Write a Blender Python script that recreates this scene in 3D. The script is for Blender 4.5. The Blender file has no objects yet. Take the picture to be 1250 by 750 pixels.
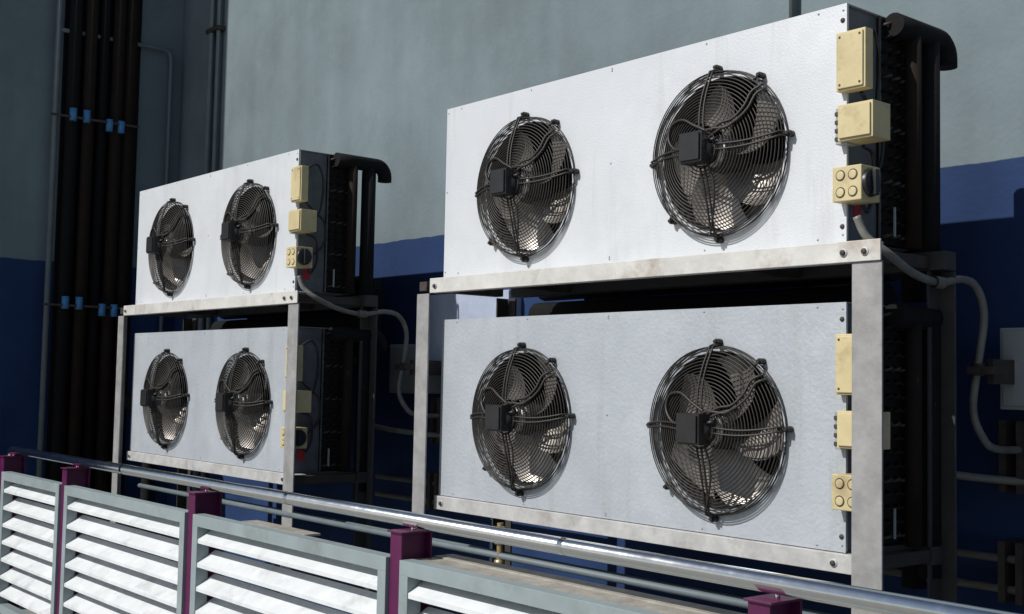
import bpy, math, random
from mathutils import Vector, Matrix
random.seed(4)
scene=bpy.context.scene
# ------------------------------------------------------------------ materials
def mat(name,col,rough=.6,metal=0.,var=.12,vscale=6.,bump=0.,bscale=80.,dirt=None,dscale=2.,dthr=.6,streak=False,stretch=(1,1,1),col2=None,spec=.5,speck=0.,dirt2=None):
    m=bpy.data.materials.new(name); m.use_nodes=True
    nt=m.node_tree; N=nt.nodes; L=nt.links
    b=N["Principled BSDF"]
    b.inputs["Roughness"].default_value=rough; b.inputs["Metallic"].default_value=metal
    b.inputs["Specular IOR Level"].default_value=spec
    geo=N.new("ShaderNodeNewGeometry")
    mp=N.new("ShaderNodeMapping"); mp.inputs["Scale"].default_value=stretch
    L.new(geo.outputs["Position"],mp.inputs["Vector"])
    n=N.new("ShaderNodeTexNoise"); n.inputs["Scale"].default_value=vscale; n.inputs["Detail"].default_value=8; n.inputs["Roughness"].default_value=.65
    L.new(mp.outputs[0],n.inputs["Vector"])
    r=N.new("ShaderNodeMapRange"); r.inputs[1].default_value=.3; r.inputs[2].default_value=.7
    r.inputs[3].default_value=1-var; r.inputs[4].default_value=1+var
    L.new(n.outputs["Fac"],r.inputs[0])
    mul=N.new("ShaderNodeVectorMath"); mul.operation='SCALE'
    mul.inputs[0].default_value=col[:3]; L.new(r.outputs[0],mul.inputs["Scale"])
    cur=mul.outputs[0]
    def layer(c,scale,thr,strk,amt,cur,wid=.2):
        n2=N.new("ShaderNodeTexNoise"); n2.inputs["Scale"].default_value=scale; n2.inputs["Detail"].default_value=10; n2.inputs["Roughness"].default_value=.7
        mp2=N.new("ShaderNodeMapping"); mp2.inputs["Scale"].default_value=(6,6,.5) if strk else (1,1,1)
        L.new(geo.outputs["Position"],mp2.inputs["Vector"]); L.new(mp2.outputs[0],n2.inputs["Vector"])
        r2=N.new("ShaderNodeMapRange"); r2.inputs[1].default_value=thr; r2.inputs[2].default_value=thr+wid; r2.inputs[3].default_value=0; r2.inputs[4].default_value=amt
        L.new(n2.outputs["Fac"],r2.inputs[0])
        mx=N.new("ShaderNodeMix"); mx.data_type='RGBA'
        L.new(r2.outputs[0],mx.inputs[0]); L.new(cur,mx.inputs[6]); mx.inputs[7].default_value=(*c,1)
        return mx.outputs[2]
    if dirt: cur=layer(dirt,dscale,dthr,streak,.8,cur)
    if dirt2: cur=layer(*dirt2,cur)
    if speck>0: cur=layer((.05,.05,.05),55,.66,False,speck,cur,.06)
    L.new(cur,b.inputs["Base Color"])
    rr=N.new("ShaderNodeMapRange"); rr.inputs[3].default_value=max(0,rough-.1); rr.inputs[4].default_value=min(1,rough+.12)
    L.new(n.outputs["Fac"],rr.inputs[0]); L.new(rr.outputs[0],b.inputs["Roughness"])
    if bump>0:
        n3=N.new("ShaderNodeTexNoise"); n3.inputs["Scale"].default_value=bscale; n3.inputs["Detail"].default_value=3
        L.new(geo.outputs["Position"],n3.inputs["Vector"])
        bp=N.new("ShaderNodeBump"); bp.inputs["Strength"].default_value=bump; bp.inputs["Distance"].default_value=.004
        L.new(n3.outputs["Fac"],bp.inputs["Height"]); L.new(bp.outputs[0],b.inputs["Normal"])
    return m
M={}
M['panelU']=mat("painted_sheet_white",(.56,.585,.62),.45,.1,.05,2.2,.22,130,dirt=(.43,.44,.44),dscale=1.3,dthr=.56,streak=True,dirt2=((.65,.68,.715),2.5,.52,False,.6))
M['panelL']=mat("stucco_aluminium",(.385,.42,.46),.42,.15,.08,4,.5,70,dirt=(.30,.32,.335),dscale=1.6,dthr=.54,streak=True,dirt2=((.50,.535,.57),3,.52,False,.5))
M['galv']=mat("galvanised_side",(.13,.14,.15),.5,.5,.25,14)
M['stand']=mat("stand_steel",(.42,.42,.415),.55,.1,.2,12,.2,60,dirt=(.22,.18,.14),dscale=7,dthr=.55)
M['standU']=mat("stand_rail_dirty",(.53,.525,.505),.55,.1,.15,9,.2,60,dirt=(.24,.185,.135),dscale=5,dthr=.52)
M['post']=mat("stand_post_steel",(.28,.28,.28),.55,.2,.22,12,.2,60,dirt=(.17,.14,.11),dscale=5,dthr=.55)
M['postShade']=mat("rear_steel_shaded",(.035,.034,.034),.7,.0,.25,12)  # rear stand steel with the shade behind the units put into its colour
M['screw']=mat("screw_heads",(.30,.31,.32),.4,.3,.1,20)
M['black']=mat("black_plastic",(.015,.015,.017),.4,0,.2,20)
M['wire']=mat("guard_wire_black",(.020,.018,.016),.5,.0,.3,30,dirt=(.07,.05,.035),dscale=25,dthr=.6)
M['blade']=mat("fan_blade_metal",(.36,.335,.31),.38,.7,.25,9,.0,50,dirt=(.12,.10,.08),dscale=9,dthr=.5)
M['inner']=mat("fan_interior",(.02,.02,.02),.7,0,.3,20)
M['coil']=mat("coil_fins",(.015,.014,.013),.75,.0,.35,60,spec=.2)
M['silver']=mat("bright_metal",(.7,.7,.7),.25,1,.1,20)
M['cream']=mat("cream_plastic",(.50,.425,.24),.5,0,.10,10,dirt=(.28,.22,.12),dscale=9,dthr=.55,dirt2=((.15,.12,.08),22,.60,False,.7))
M['insul']=mat("black_pipe_insulation",(.007,.007,.008),.8,0,.3,25,.4,60,spec=.2)
M['insulB']=mat("brown_pipe_insulation",(.016,.011,.008),.8,0,.3,15,.3,40,spec=.2)
M['conduit']=mat("grey_conduit",(.17,.17,.155),.5,.1,.15,20,dirt=(.09,.075,.06),dscale=8,dthr=.48)
M['wallpipe']=mat("painted_conduit",(.12,.15,.165),.55,0,.15,10)
M['blueclip']=mat("blue_pipe_clamp",(.05,.20,.42),.5,0,.1,20)
M['brack']=mat("rusty_bracket",(.05,.04,.034),.65,.2,.35,30)
M['greybox']=mat("grey_enclosure",(.27,.30,.305),.5,0,.1,10,dirt=(.15,.16,.15),dscale=5,dthr=.55)
M['lilac']=mat("pale_lilac_finish",(.36,.41,.53),.45,.0,.12,8)
M['red']=mat("red_label",(.35,.02,.03),.5,0,.05,10)
M['brass']=mat("brass_valve",(.45,.35,.2),.4,.7,.2,40)
M['purple']=mat("purple_paint",(.085,.006,.055),.42,0,.18,8,dirt=(.04,.008,.028),dscale=10,dthr=.55)
M['frame']=mat("louver_frame_grey",(.235,.285,.30),.5,0,.10,7,dirt=(.16,.18,.18),dscale=4,dthr=.52)
M['slat']=mat("louver_slat_white",(.62,.65,.67),.5,0,.10,8,dirt=(.36,.38,.38),dscale=5,dthr=.54)
M['dust']=mat("dusty_ledge",(.30,.285,.25),.85,0,.25,14,.5,90,dirt=(.17,.155,.13),dscale=5,dthr=.48)
M['chrome']=mat("polished_tube",(.74,.75,.74),.13,1,.05,25,dirt=(.5,.48,.44),dscale=14,dthr=.66)
M['floor']=mat("concrete_floor",(.24,.24,.23),.9,0,.2,3,.4,40,dirt=(.13,.13,.125),dscale=1.2,dthr=.5)
def wallmat():
    m=mat("two_tone_painted_wall",(.150,.192,.212),.75,0,.14,1.6,.35,45,dirt=(.118,.152,.165),dscale=1.3,dthr=.5,streak=False,speck=.4,dirt2=((.19,.23,.25),3.5,.60,False,.5),spec=.25)
    nt=m.node_tree;N=nt.nodes;L=nt.links;b=N["Principled BSDF"]
    src=b.inputs["Base Color"].links[0].from_socket
    geo=[n for n in N if n.type=='NEW_GEOMETRY'][0]
    sep=N.new("ShaderNodeSeparateXYZ");L.new(geo.outputs["Position"],sep.inputs[0])
    nz=N.new("ShaderNodeTexNoise");nz.inputs["Scale"].default_value=9;L.new(geo.outputs["Position"],nz.inputs["Vector"])
    ma=N.new("ShaderNodeMath");ma.operation='MULTIPLY_ADD';ma.inputs[1].default_value=.014;L.new(nz.outputs["Fac"],ma.inputs[0]);L.new(sep.outputs[2],ma.inputs[2])
    r=N.new("ShaderNodeMapRange");r.inputs[1].default_value=.808;r.inputs[2].default_value=.812;L.new(ma.outputs[0],r.inputs[0])
    nb=N.new("ShaderNodeTexNoise");nb.inputs["Scale"].default_value=2.2;nb.inputs["Detail"].default_value=9;L.new(geo.outputs["Position"],nb.inputs["Vector"])
    cr=N.new("ShaderNodeValToRGB");cr.color_ramp.elements[0].position=.3;cr.color_ramp.elements[0].color=(.010,.027,.085,1)
    cr.color_ramp.elements[1].position=.72;cr.color_ramp.elements[1].color=(.017,.045,.135,1);L.new(nb.outputs["Fac"],cr.inputs[0])
    mx=N.new("ShaderNodeMix");mx.data_type='RGBA';L.new(r.outputs[0],mx.inputs[0]);L.new(cr.outputs[0],mx.inputs[6]);L.new(src,mx.inputs[7])
    mp=N.new("ShaderNodeMapping");mp.inputs["Scale"].default_value=(4,4,.5);L.new(geo.outputs["Position"],mp.inputs["Vector"])
    ng=N.new("ShaderNodeTexNoise");ng.inputs["Scale"].default_value=1.;ng.inputs["Detail"].default_value=9;L.new(mp.outputs[0],ng.inputs["Vector"])
    rg=N.new("ShaderNodeMapRange");rg.inputs[1].default_value=.35;rg.inputs[2].default_value=.75;rg.inputs[3].default_value=1.04;rg.inputs[4].default_value=.86;L.new(ng.outputs["Fac"],rg.inputs[0])
    sc=N.new("ShaderNodeVectorMath");sc.operation='SCALE';L.new(mx.outputs[2],sc.inputs[0]);L.new(rg.outputs[0],sc.inputs["Scale"])
    L.new(sc.outputs[0],b.inputs["Base Color"])
    return m
M['wall']=wallmat()
# ------------------------------------------------------------------ mesh builder
class MB:
    def __init__(s): s.v=[];s.f=[];s.m=[];s.sm=[];s.mats=[]
    def mi(s,k):
        if k not in s.mats: s.mats.append(k)
        return s.mats.index(k)
    def face(s,idx,k,smooth=False): s.f.append(idx);s.m.append(s.mi(k));s.sm.append(smooth)
    def box(s,a,b,k):
        x0,y0,z0=[min(a[i],b[i]) for i in range(3)];x1,y1,z1=[max(a[i],b[i]) for i in range(3)]
        o=len(s.v)
        s.v+=[(x0,y0,z0),(x1,y0,z0),(x1,y1,z0),(x0,y1,z0),(x0,y0,z1),(x1,y0,z1),(x1,y1,z1),(x0,y1,z1)]
        for q in ((0,3,2,1),(4,5,6,7),(0,1,5,4),(1,2,6,5),(2,3,7,6),(3,0,4,7)): s.face([o+i for i in q],k)
    def prism(s,prof,x0,x1,k):
        o=len(s.v);n=len(prof)
        for x in (x0,x1):
            for y,z in prof: s.v.append((x,y,z))
        for i in range(n):
            j=(i+1)%n; s.face([o+i,o+n+i,o+n+j,o+j],k)
        s.face([o+i for i in range(n)],k); s.face([o+n+i for i in reversed(range(n))],k)
    def tube(s,pts,r,k,seg=8,closed=False,cap=True):
        pts=[Vector(p) for p in pts];n=len(pts);o=len(s.v)
        t0=(pts[1]-pts[0]).normalized()
        up=Vector((0,0,1)) if abs(t0.z)<.9 else Vector((0,1,0))
        nrm=t0.cross(up).normalized()
        for i,p in enumerate(pts):
            if closed: t=(pts[(i+1)%n]-pts[i-1]).normalized()
            elif i==0: t=t0
            elif i==n-1: t=(pts[-1]-pts[-2]).normalized()
            else: t=((pts[i+1]-p).normalized()+(p-pts[i-1]).normalized()).normalized()
            nrm=(nrm-t*nrm.dot(t)).normalized(); bn=t.cross(nrm)
            for j in range(seg):
                a=2*math.pi*j/seg
                s.v.append(tuple(p+(nrm*math.cos(a)+bn*math.sin(a))*r))
        for i in range(n if closed else n-1):
            i2=(i+1)%n
            for j in range(seg):
                j2=(j+1)%seg
                s.face([o+i*seg+j,o+i*seg+j2,o+i2*seg+j2,o+i2*seg+j],k,True)
        if cap and not closed:
            s.face([o+j for j in reversed(range(seg))],k); s.face([o+(n-1)*seg+j for j in range(seg)],k)
    def lathe(s,prof,c,k,seg=48,axis='y'):
        o=len(s.v);n=len(prof)
        for r,y in prof:
            for j in range(seg):
                a=2*math.pi*j/seg
                if axis=='y': s.v.append((c[0]+r*math.cos(a),c[1]+y,c[2]+r*math.sin(a)))
                elif axis=='x': s.v.append((c[0]+y,c[1]+r*math.cos(a),c[2]+r*math.sin(a)))
                else: s.v.append((c[0]+r*math.cos(a),c[1]+r*math.sin(a),c[2]+y))
        for i in range(n-1):
            for j in range(seg):
                j2=(j+1)%seg
                s.face([o+i*seg+j,o+i*seg+j2,o+(i+1)*seg+j2,o+(i+1)*seg+j],k,True)
    def disc(s,c,r,k,seg=12,axis='y'):
        o=len(s.v)
        for j in range(seg):
            a=2*math.pi*j/seg
            if axis=='y': s.v.append((c[0]+r*math.cos(a),c[1],c[2]+r*math.sin(a)))
            else: s.v.append((c[0],c[1]+r*math.cos(a),c[2]+r*math.sin(a)))
        s.face([o+j for j in range(seg)],k)
    def mesh(s,name):
        me=bpy.data.meshes.new(name); me.from_pydata(s.v,[],s.f)
        for k in s.mats: me.materials.append(M[k])
        for p,mi,sm in zip(me.polygons,s.m,s.sm): p.material_index=mi;p.use_smooth=sm
        me.update(); return me
    def obj(s,name,parent=None,bevel=0,loc=None):
        ob=bpy.data.objects.new(name,s.mesh(name)); scene.collection.objects.link(ob)
        if parent: ob.parent=parent
        if loc: ob.location=loc
        if bevel:
            b=ob.modifiers.new("bevel",'BEVEL');b.width=bevel;b.segments=2;b.limit_method='ANGLE';b.angle_limit=math.radians(50)
        return ob
def empty(name,loc=(0,0,0)):
    e=bpy.data.objects.new(name,None);scene.collection.objects.link(e);e.location=loc;e.empty_display_size=.2;return e
def smooth(pts,n=8):
    P=[Vector(p) for p in pts];P=[P[0]*2-P[1]]+P+[P[-1]*2-P[-2]];out=[]
    for i in range(1,len(P)-2):
        for j in range(n):
            t=j/n;a,b,c,d=P[i-1:i+3]
            out.append(.5*((2*b)+(c-a)*t+(2*a-5*b+4*c-d)*t*t+(3*b-a-3*c+d)*t**3))
    out.append(P[-2]);return out
# ------------------------------------------------------------------ camera
B=[[0.64425,-0.03462,-0.76403],[0.76456,0.05465,0.64223],[0.01953,-0.99791,0.06168]]
bx=Vector([r[0] for r in B]).normalized(); bd=Vector([r[1] for r in B]); bd=(bd-bx*bd.dot(bx)).normalized(); bf=bx.cross(bd).normalized()
cam=bpy.data.cameras.new("camera");co=bpy.data.objects.new("camera",cam);scene.collection.objects.link(co)
co.matrix_world=Matrix([[bx[i],-bd[i],-bf[i],0] for i in range(3)]+[[0,0,0,1]])
cam.sensor_width=36;cam.lens=1457.5/1250*36;cam.clip_start=.05;cam.clip_end=2000
scene.camera=co
# ------------------------------------------------------------------ light
d=Vector((.25,1,-.88)).normalized()
sun=bpy.data.lights.new("sun",'SUN');so=bpy.data.objects.new("sun",sun);scene.collection.objects.link(so)
so.rotation_euler=d.to_track_quat('-Z','Y').to_euler();so.location=(-4,-6,8)
sun.energy=4.4;sun.angle=math.radians(.5);sun.color=(1,.965,.91)
w=bpy.data.worlds.new("World");scene.world=w;w.use_nodes=True
nt=w.node_tree;sk=nt.nodes.new("ShaderNodeTexSky");sk.sky_type='NISHITA';sk.sun_disc=False
elev=math.asin(-d.z);sk.sun_elevation=elev;sk.sun_rotation=math.atan2(-d.x,-d.y)%(2*math.pi)
bg=nt.nodes["Background"];nt.links.new(sk.outputs[0],bg.inputs[0]);bg.inputs[1].default_value=.07
scene.view_settings.view_transform='Standard';scene.view_settings.look='None';scene.view_settings.exposure=0
# ------------------------------------------------------------------ setting
FZ=-1.6; WY=3.95; XC=-8.79
g=MB();g.box((-400,-400,FZ-.3),(400,400,FZ),'floor');g.obj("ground")
g=MB();g.box((XC-.3,WY,FZ),(14,WY+.3,6.5),'wall');g.obj("painted_wall")
g=MB();g.box((XC-.3,.9,FZ),(XC,WY-.002,6.5),'wall');g.obj("return_wall")
# ------------------------------------------------------------------ fan meshes
def build_guard():
    g=MB();R=.264
    so=lambda r:.042+.052*(1-(r/R)**2)
    def ring(r,y,wr,seg=60,n=5):
        g.tube([(r*math.cos(2*math.pi*i/seg),-y,r*math.sin(2*math.pi*i/seg)) for i in range(seg)],wr,'wire',n,closed=True)
    n=20
    for i in range(n):
        r=.058+(R-.058)*i/(n-1); ring(r,so(r),.0021)
    ring(R+.003,.030,.0020);ring(R+.004,.018,.0020);ring(R+.006,.006,.0026);ring(.055,.096,.003)
    for ang in (90,180,270,4):
        a=math.radians(ang)
        for off in (-.009,.009):
            pts=[]
            for i in range(11):
                t=i/10; r=.05+(R+.004-.05)*t; o=off*(1-.25*t)+.010*math.sin(t*math.pi)*(1 if ang in(90,270) else -1)
                y=so(min(r,R))+.004
                pts.append((r*math.cos(a)-o*math.sin(a),-y,r*math.sin(a)+o*math.cos(a)))
            r=R+.010;pts.append((r*math.cos(a)-off*.6*math.sin(a),-.03,r*math.sin(a)+off*.6*math.cos(a)))
            pts.append((r*math.cos(a)-off*.5*math.sin(a),-.006,r*math.sin(a)+off*.5*math.cos(a)))
            g.tube(pts,.0036,'wire',6)
    for ang in (90,52,4,270,180,225):
        a=math.radians(ang);c=Vector((math.cos(a),0,math.sin(a)))
        p=c*(R+.020)
        g.tube([p+Vector((0,-.024,0)),p+Vector((0,-.001,0))],.010,'wire',10)
        g.tube([c*(R-.002)+Vector((0,-.036,0)),p+Vector((0,-.026,0))],.005,'wire',6)
        g.tube([p+Vector((0,-.033,0)),p+Vector((0,-.024,0))],.006,'black',8)
    Z=lambda x,z:-(so(min(math.hypot(x,z),R))+.009)
    def curve(ps,r):
        g.tube([(p.x,Z(p.x,p.z),p.z) for p in smooth([(x,0,z) for x,z in ps],8)],r,'wire',7)
    curve([(.04,.055),(.075,.075),(.12,.085),(.155,.12),(.175,.165),(.215,.185)],.0044)
    curve([(.05,.045),(.09,.062),(.13,.075),(.168,.11),(.19,.155),(.225,.170)],.0044)
    curve([(.02,.06),(-.03,.085),(-.09,.115),(-.145,.105),(-.155,.06),(-.115,.02),(-.06,.02)],.005)
    curve([(0,.05),(.04,.062),(.10,.060),(.14,.085)],.005)
    curve([(.03,-.05),(.045,-.12),(.03,-.19),(.0,-.258)],.0034)
    return g.mesh("guard")
def build_fan():
    g=MB();nb=5
    for k in range(nb):
        a0=2*math.pi*k/nb+.35;o=len(g.v);nr,nc=8,8
        for i in range(nr+1):
            t=i/nr;r=.062+.180*t
            sweep=.55*t*t; span=.95-.12*t+.12*math.sin(t*math.pi)
            for j in range(nc+1):
                s=j/nc;a=a0+sweep+span*s
                y=.045+(.085-.03*t)*(s-.5)+.018*math.sin(s*math.pi)
                g.v.append((r*math.cos(a),y,r*math.sin(a)))
        for i in range(nr):
            for j in range(nc):
                q=o+i*(nc+1)+j;g.face([q,q+1,q+nc+2,q+nc+1],'blade',True)
    g.lathe([(0.0,-.02),(.045,-.02),(.062,-.005),(.066,.05),(.066,.10),(0,.10)],(0,0,0),'black',32)
    g.lathe([(.040,-.062),(.050,-.060),(.050,-.02),(.040,-.02)],(0,0,0),'silver',28)
    return g.mesh("fan_blades")
def build_motor():
    g=MB()
    g.box((-.050,-.143,-.050),(.044,-.085,.048),'black')
    g.box((-.043,-.150,-.043),(.037,-.142,.041),'black')
    g.lathe([(0,-.12),(.038,-.12),(.038,-.06),(0,-.06)],(.012,0,0),'black',24)
    g.tube([(.045,-.11,.02),(.062,-.105,.022),(.068,-.09,.03)],.006,'black',8)
    return g.mesh("motor_box")
GM,FM,MM=build_guard(),build_fan(),build_motor()
def inst(name,me,parent,loc,rot=0):
    o=bpy.data.objects.new(name,me);scene.collection.objects.link(o);o.parent=parent;o.location=loc;o.rotation_euler=(0,rot,0);return o
FX=(.532,1.498);HR=.254;W=1.975;DP=.33
def condenser(xl,zb,H,pm,fz):
    e=empty("condenser_unit",(xl,3.0,zb))
    g=MB()
    for ci,(x0,x1,cx) in enumerate(((0,W/2,FX[0]),(W/2,W,FX[1]))):
        cz=fz;angs=[2*math.pi*i/64 for i in range(64)]
        for px,pz in ((x0,0),(x1,0),(x0,H),(x1,H)): angs.append(math.atan2(pz-cz,px-cx)%(2*math.pi))
        angs=sorted(angs);o=len(g.v);n=len(angs)
        for a in angs:
            c,s_=math.cos(a),math.sin(a);ts=[]
            if c>1e-9: ts.append((x1-cx)/c)
            if c<-1e-9: ts.append((x0-cx)/c)
            if s_>1e-9: ts.append((H-cz)/s_)
            if s_<-1e-9: ts.append((0-cz)/s_)
            t=min(ts);g.v.append((cx+t*c,0,cz+t*s_));g.v.append((cx+HR*c,0,cz+HR*s_))
        for i in range(n):
            j=(i+1)%n;g.face([o+2*i,o+2*j,o+2*j+1,o+2*i+1],pm)
        g.lathe([(HR,0),(HR-.005,.005),(HR-.007,.03),(HR-.007,.16)],(cx,0,cz),'inner',64)
    g.box((0,.001,H-.002),(W,DP,H),pm)
    g.box((0,.001,0),(W,DP,.002),'galv')
    g.box((0,.001,.003),(.002,DP,H-.003),pm)
    g.box((W-.03,.001,.003),(W-.002,.012,H-.003),pm)
    g.box((W-.012,.013,.003),(W-.010,.17,H-.003),'galv')
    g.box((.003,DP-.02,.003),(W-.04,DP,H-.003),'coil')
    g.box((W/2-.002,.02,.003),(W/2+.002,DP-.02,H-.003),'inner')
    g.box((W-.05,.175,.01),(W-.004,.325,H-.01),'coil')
    g.box((W-.004,.172,.004),(W+.000,.180,H-.004),'galv')
    g.box((W-.004,.318,.004),(W+.002,.330,H-.004),'galv')
    nbend=17
    for i in range(nbend):
        z=.03+(H-.06)*i/(nbend-1)
        for yy in (.20,.245,.29):
            g.tube([(W-.006,yy-.014,z),(W+.014,yy-.013,z+.002),(W+.022,yy,z+.006),(W+.014,yy+.013,z+.010),(W-.006,yy+.014,z+.012)],.0052,'insulB' if (i+int(yy*100))%4 else 'brack',6)
    for x in (.012,W/2,W-.012):
        for z in (.02,H*.5,H-.02):
            g.lathe([(0,-.002),(.003,-.0018),(.0034,0)],(x,0,z),'screw',8)
    for i in range(5):
        x=.10+(W-.2)*i/4
        for z in (.012,H-.012): g.lathe([(0,-.002),(.003,-.0018),(.0034,0)],(x,0,z),'screw',8)
    for p in ((W-.014,.045),(W-.014,H-.05)): g.lathe([(0,-.004),(.007,-.003),(.008,0)],(p[0],0,p[1]),'brack',10)
    g.obj("casing",e)
    for i,fx in enumerate(FX):
        inst("fan_%d"%(i+1),FM,e,(fx,0,fz),random.uniform(0,1.2))
        inst("guard_%d"%(i+1),GM,e,(fx,0,fz),random.uniform(-.03,.03))
        inst("motor_box_%d"%(i+1),MM,e,(fx-.005,0,fz+.005))
    g=MB()
    g.box((W-.018,-.028,H-.272),(W+.082,.012,H-.095),'cream')
    g.box((W-.012,-.034,H-.266),(W+.076,-.029,H-.101),'cream')
    for zz in(H-.255,H-.112):
        for xx in(W-.002,W+.066): g.disc((xx,-.0345,zz),.004,'brack')
    g.obj("junction_box",e,.006)
    g=MB()
    g.box((W-.018,-.03,H-.430),(W+.02,.03,H-.322),'greybox')
    for i in range(4): g.box((W-.019,-.034,H-.42+i*.025),(W+.004,-.031,H-.408+i*.025),'brack')
    g.box((W+.0,-.045,H-.425),(W+.118,.045,H-.318),'cream')
    g.box((W+.006,-.052,H-.418),(W+.112,-.046,H-.325),'cream')
    g.obj("relay_box",e,.006)
    g=MB()
    g.box((W-.018,-.045,H-.603),(W+.080,.05,H-.500),'cream')
    for zz in(H-.577,H-.527):
        for xx in(W+.010,W+.052): g.lathe([(0.013,-.0455),(.014,-.048),(.009,-.0485),(0,-.0485)],(xx,0,zz),'cream',16); g.lathe([(.013,-.0455),(.0165,-.0455)],(xx,0,zz),'brack',16)
    g.lathe([(.042,0),(.040,.012),(.0,.012)],(W+.080,0.0,H-.55),'black',24,'x')
    g.box((W+.092,-.010,H-.588),(W+.105,.010,H-.512),'black')
    g.obj("isolator_switch",e,.004)
    g=MB();g.box((W-.0095,.05,.06),(W-.008,.09,.13),'red');g.obj("warning_label",e)
    g=MB()
    g.tube(smooth([(W+.02,.03,H-.10),(W+.03,.09,H-.07),(W+.025,.13,H-.15),(W+.02,.12,H-.30),(W+.03,.06,H-.37)]),.006,'black',7)
    g.tube(smooth([(W+.03,.03,H-.27),(W+.03,.08,H-.31),(W+.03,.14,H-.36),(W+.02,.15,H-.46),(W+.02,.10,H-.52),(W+.04,.05,H-.53)]),.006,'black',7)
    g.tube(smooth([(W+.03,.04,H-.43),(W+.03,.09,H-.45),(W+.02,.11,H-.55),(W+.02,.08,H-.62),(W+.02,.05,H-.6)]),.006,'black',7)
    g.obj("control_cables",e)
    g=MB()
    el=[(W+.03,.445+.055*math.sin(t),H-.03-.055*(1-math.cos(t))) for t in [i*math.pi/2/6 for i in range(7)]]
    g.tube([(W+.03,.20,H-.03),(W+.03,.30,H-.03)]+el+[(W+.03,.50,H-.11)],.037,'insul',16)
    g.tube([(W+.035,.30,H-.03),(W+.035,.30,.0)],.026,'insulB',12)
    g.tube([(W+.03,.40,H-.05),(W+.03,.40,-.10)],.034,'insul',12)
    g.tube([(W-.06,.46,H-.05),(W-.06,.46,-.15)],.038,'insul',12)
    g.box((W+.030,.20,.03),(W+.034,.208,.12),'greybox')
    g.obj("header_pipes",e)
    return e
for xl in (-4.02,-7.235):
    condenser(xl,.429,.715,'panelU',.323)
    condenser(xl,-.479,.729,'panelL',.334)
# ------------------------------------------------------------------ stands
def bolt(g,x,y,z,r=.009): g.lathe([(0,-.010),(r,-.009),(r,0)],(x,y,z),'brack',6); g.lathe([(0,-.004),(r*1.5,-.003),(r*1.5,0)],(x,y,z),'stand',12)
def stand(xl):
    e=empty("steel_stand",(0,0,0));xr=xl+W
    g=MB()
    lo,ri=xl-.088,xr+.165
    g.box((lo,2.928,FZ),(lo+.085,2.936,.3565),'post');g.box((lo,2.937,FZ),(lo+.008,2.985,.3565),'post')
    g.box((ri-.098,2.928,FZ),(ri,2.936,.3565),'post');g.box((ri-.098,2.937,FZ),(ri-.090,2.985,.3565),'post')
    for x in (lo-.03,ri-.13): g.box((x,2.89,FZ),(x+.16,3.05,FZ+.012),'post')
    g.obj("posts",e,.002)
    g=MB()
    for x in (lo,ri-.12):
        g.box((x,3.42,FZ),(x+.06,3.43,.366),'postShade');g.box((x,3.36,FZ),(x+.008,3.42,.366),'postShade')
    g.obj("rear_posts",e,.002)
    g=MB()
    l2=xl+.012
    g.box((l2,2.920,.357),(ri,2.927,.418),'standU');g.box((l2,2.928,.4115),(ri-.04,3.0,.4175),'standU');g.box((l2,2.937,.357),(ri-.1,2.96,.362),'stand')
    g.box((l2,3.36,.367),(ri-.06,3.43,.425),'postShade')
    for x in (lo,xl+.35,xl+1.5,ri-.16): g.box((x,2.94,.370),(x+.05,3.36,.409),'brack')
    for x in (ri-.05,ri-.12,xl+.05): bolt(g,x,2.920,.385)
    g.obj("upper_shelf",e,.002)
    g=MB()
    g.box((xl-.01,2.984,-.537),(ri-.101,2.991,-.4815),'stand');g.box((xl-.01,2.992,-.4875),(ri-.101,3.06,-.4815),'stand')
    g.box((xl-.01,3.36,-.537),(ri-.1,3.43,-.4815),'postShade')
    for x in (xl,xl+.6,xl+1.4,ri-.16): g.box((x,2.995,-.53),(x+.05,3.36,-.49),'brack')
    for x in (xl+.04,xr-.03): bolt(g,x,2.984,-.51)
    g.obj("lower_shelf",e,.002)
stand(-4.02);stand(-7.235)
# black insulated pipes added behind the racks to darken the shelf gap
for xl in (-4.02,-7.235):
    g=MB()
    for y,z,r in ((3.62,.30,.06),(3.66,.43,.06),(3.60,.52,.045),(3.62,.17,.055)):
        g.tube([(xl-.10,y,z),(xl+1.72,y,z)],r,'insul',12)
    for x in (xl+.1,xl+1.3): g.box((x,3.72,.08),(x+.04,3.948,.58),'brack')
    g.obj("gap_darkening_pipes")
# ------------------------------------------------------------------ flexible conduits
def flex(x,z0=0):
    g=MB()
    pts=[(x-.06,3.0,.50),(x-.04,3.02,.44),(x,3.07,.392),(x,3.2,.345),(x,3.34,.326),(x,3.48,.345),(x,3.57,.325),(x-.002,3.62,.24),(x-.02,3.62,.1),(x-.03,3.6,-.06),(x-.02,3.64,-.15),(x-.01,3.71,-.19),(x,3.94,-.195)]
    g.tube(smooth(pts,8),.0125,'conduit',10)
    g.box((x-.04,3.58,.05),(x+.05,3.66,.075),'brack')
    g.box((x-.01,3.655,.02),(x+.01,3.94,.10),'brack')
    g.lathe([(.02,-.02),(.02,.02)],(x-.022,3.62,.065),'brack',12,'z')
    g.lathe([(.019,-.025),(.019,.025)],(x,3.34,.326),'conduit',12,'y')
    g.obj("flexible_conduit")
    g=MB()
    g.tube(smooth([(x-.35,3.6,-.25),(x-.2,3.7,-.28),(x,3.85,-.30),(x+.6,3.9,-.30)]),.014,'conduit',10)
    g.tube([(x-.6,3.86,-.56),(x+1.2,3.86,-.56)],.014,'conduit',10)
    g.tube([(x-.6,3.86,-.66),(x+1.2,3.86,-.66)],.014,'conduit',10)
    for xx in (x-.06,x+.0): 
        g.box((xx-.012,3.84,-.34),(xx+.012,3.948,-.10),'brack');g.box((xx-.012,3.83,-.70),(xx+.012,3.948,-.50),'brack')
    g.obj("wall_conduit_run")
flex(-1.95);flex(-5.165)
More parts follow.
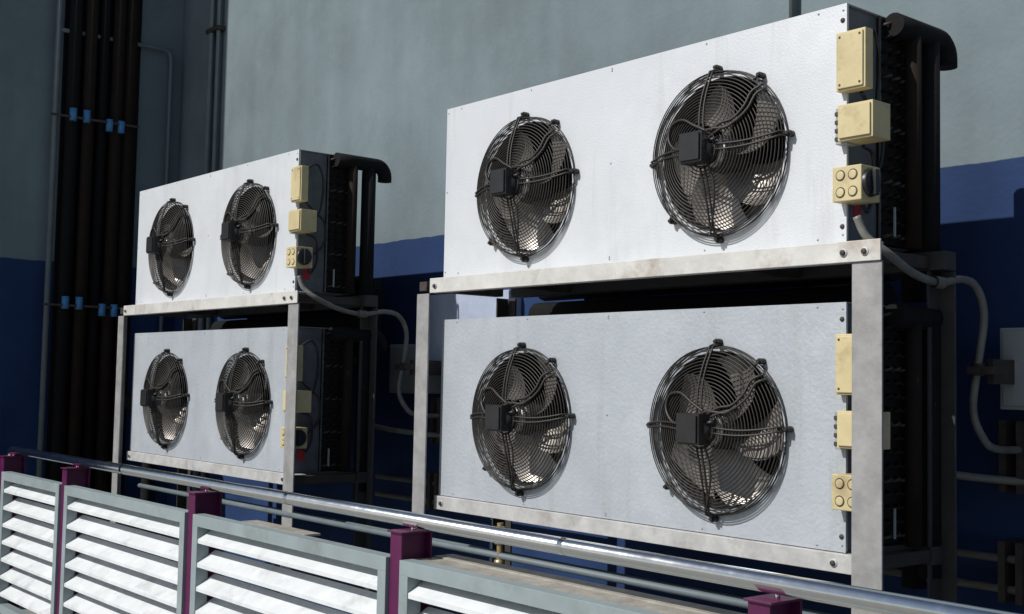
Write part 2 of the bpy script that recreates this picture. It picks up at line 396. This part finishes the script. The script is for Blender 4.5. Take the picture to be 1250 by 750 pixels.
for x0,z0 in ((-5.58,-.08),(-1.995,-.063)):
    g=MB();g.box((x0,3.80,z0),(x0+.29,3.949,z0+.27),'greybox');g.box((x0+.012,3.792,z0+.012),(x0+.278,3.799,z0+.258),'greybox')
    g.tube([(x0+.24,3.79,z0+.13),(x0+.24,3.775,z0+.13)],.008,'black',8);g.obj("electrical_enclosure",None,.004)
g=MB();g.box((-5.42,3.86,.06),(-4.62,3.949,.46),'lilac');g.obj("pale_wall_box",None,.004)  # pale blue-grey box on the wall between the racks
g=MB()
g.tube([(-8.205,3.91,6.4),(-8.205,3.91,-1.0)],.024,'wallpipe',12);g.tube([(-8.10,3.915,6.4),(-8.10,3.915,-1.0)],.018,'wallpipe',12)
for z in (2.55,1.0): g.box((-8.25,3.88,z),(-8.06,3.948,z+.03),'brack')
g.obj("wall_conduit")
g=MB();g.tube([(-2.93,3.92,6.4),(-2.93,3.92,1.0)],.014,'wallpipe',10);g.obj("wall_conduit")
g=MB();x=XC+.06
g.tube([(x,2.96,6.4),(x,2.96,-1.55)],.021,'wallpipe',12)
g.tube(smooth([(x,2.97,2.50),(x,3.5,2.505),(x,3.74,2.505),(x,3.81,2.49),(x,3.83,2.42),(x,3.83,2.2)],6)+[Vector((x,3.83,-.5))],.017,'wallpipe',10)
g.obj("return_wall_conduit")
g=MB()
g.box((XC+.001,3.02,FZ),(XC+.02,3.60,6.4),'insul')  # black backing sheet added so the gaps between the risers stay dark
for i,(y,r,k) in enumerate(((3.08,.048,'insul'),(3.19,.045,'insulB'),(3.30,.04,'insul'),(3.40,.045,'insulB'),(3.50,.05,'insulB'))):
    g.tube([(XC+.02+r+(.03 if i%2 else 0),y,6.4),(XC+.02+r+(.03 if i%2 else 0),y,FZ)],r,k,14)
g.tube(smooth([(XC+.12,3.55,-.2),(XC+.3,3.5,-.22),(XC+.6,3.45,-.25),(XC+.8,3.45,-.4),(XC+.8,3.45,-1.2)]),.05,'insul',12)
g.obj("insulated_riser_pipes")
g=MB()
for z in (1.85,.48):
    g.box((XC+.15,2.90,z-.008),(XC+.165,3.55,z+.008),'brack')
    for y in (3.06,3.16,3.33,3.42):
        g.tube([(XC+.15,y,z+(.02 if y<3.2 else -.02)-.045),(XC+.15,y,z+(.02 if y<3.2 else -.02)+.045)],.026,'blueclip',12)
g.obj("pipe_support_rail")
# ------------------------------------------------------------------ fence
RY=2.545;PX=[-8.04,-6.92,-5.265,-3.60,-1.98,-.36,1.3]
g=MB();g.tube(smooth([(-8.06,RY,-.62),(-8.055,RY,-.55),(-8.02,RY,-.513),(-7.95,RY,-.510)],5)+[Vector((2.5,RY,-.510))],.027,'chrome',28)
for x in (-6.2,-4.45,-2.75): g.lathe([(.0277,-.012),(.0277,.012)],(x,RY,-.510),'chrome',28,'x')
for x in PX: g.tube([(x+.04,RY,-.535),(x+.04,RY,-.548)],.008,'chrome',8)
g.obj("handrail")
for x in PX:
    g=MB()
    g.box((x,2.475,FZ),(x+.070,2.483,-.552),'purple')
    g.box((x+.031,2.484,FZ),(x+.039,2.602,-.552),'purple')
    g.box((x,2.603,FZ),(x+.070,2.611,-.552),'purple')
    g.box((x-.008,2.465,-.5515),(x+.082,2.622,-.545),'purple')
    g.box((x-.03,2.44,FZ),(x+.10,2.65,FZ+.012),'purple')
    g.obj("fence_post",None,.0015)
for i in range(len(PX)-1):
    x0,x1=PX[i]+.078,PX[i+1]-.007
    g=MB();zt,zb,y0,y1=-.642,FZ+.08,2.462,2.522;b=.052
    g.box((x0,y0,zt-b),(x1,y1,zt),'frame');g.box((x0,y0,zb),(x1,y1,zb+b),'frame')
    g.box((x0,y0,zb+b),(x0+b,y1,zt-b),'frame');g.box((x1-b,y0,zb+b),(x1,y1,zt-b),'frame')
    z=zt-b-.004
    while z>zb+b+.1:
        prof=[(y1+.035,z+.0),(y1+.037,z-.003),(y0+.008,z-.056),(y0+.008,z-.072),(y0+.0045,z-.072),(y0+.0045,z-.053)]
        g.prism(prof,x0+b-.004,x1-b+.004,'slat')
        z-=.108
    g.obj("louver_panel",None,.0015)
g=MB();g.box((-3.55,2.63,-.66),(1.2,2.72,-.643),'dust');g.box((-3.55,2.524,-.655),(1.2,2.629,-.6475),'dust')
g.box((-4.9,2.56,-.66),(-4.35,2.64,-.65),'dust');g.obj("dusty_ledge",None,.003)
g=MB()
g.tube([(-6.9,2.93,-.665),(-1.2,2.93,-.665)],.013,'wallpipe',10);g.tube([(-6.9,3.2,-.72),(-1.2,3.2,-.72)],.016,'wallpipe',10)
g.tube([(-5.0,3.5,-.9),(-1.2,3.5,-.9)],.03,'insul',10)
g.obj("low_pipe_run")
g=MB();g.lathe([(.012,-.10),(.012,.10)],(-3.53,2.93,-.64),'brass',12,'z')
for z in(-.09,-.05,.03,.075): g.lathe([(.012,z-.012),(.021,z-.01),(.021,z+.01),(.012,z+.012)],(-3.53,2.93,-.64),'brass',6,'z')
g.obj("brass_valve")
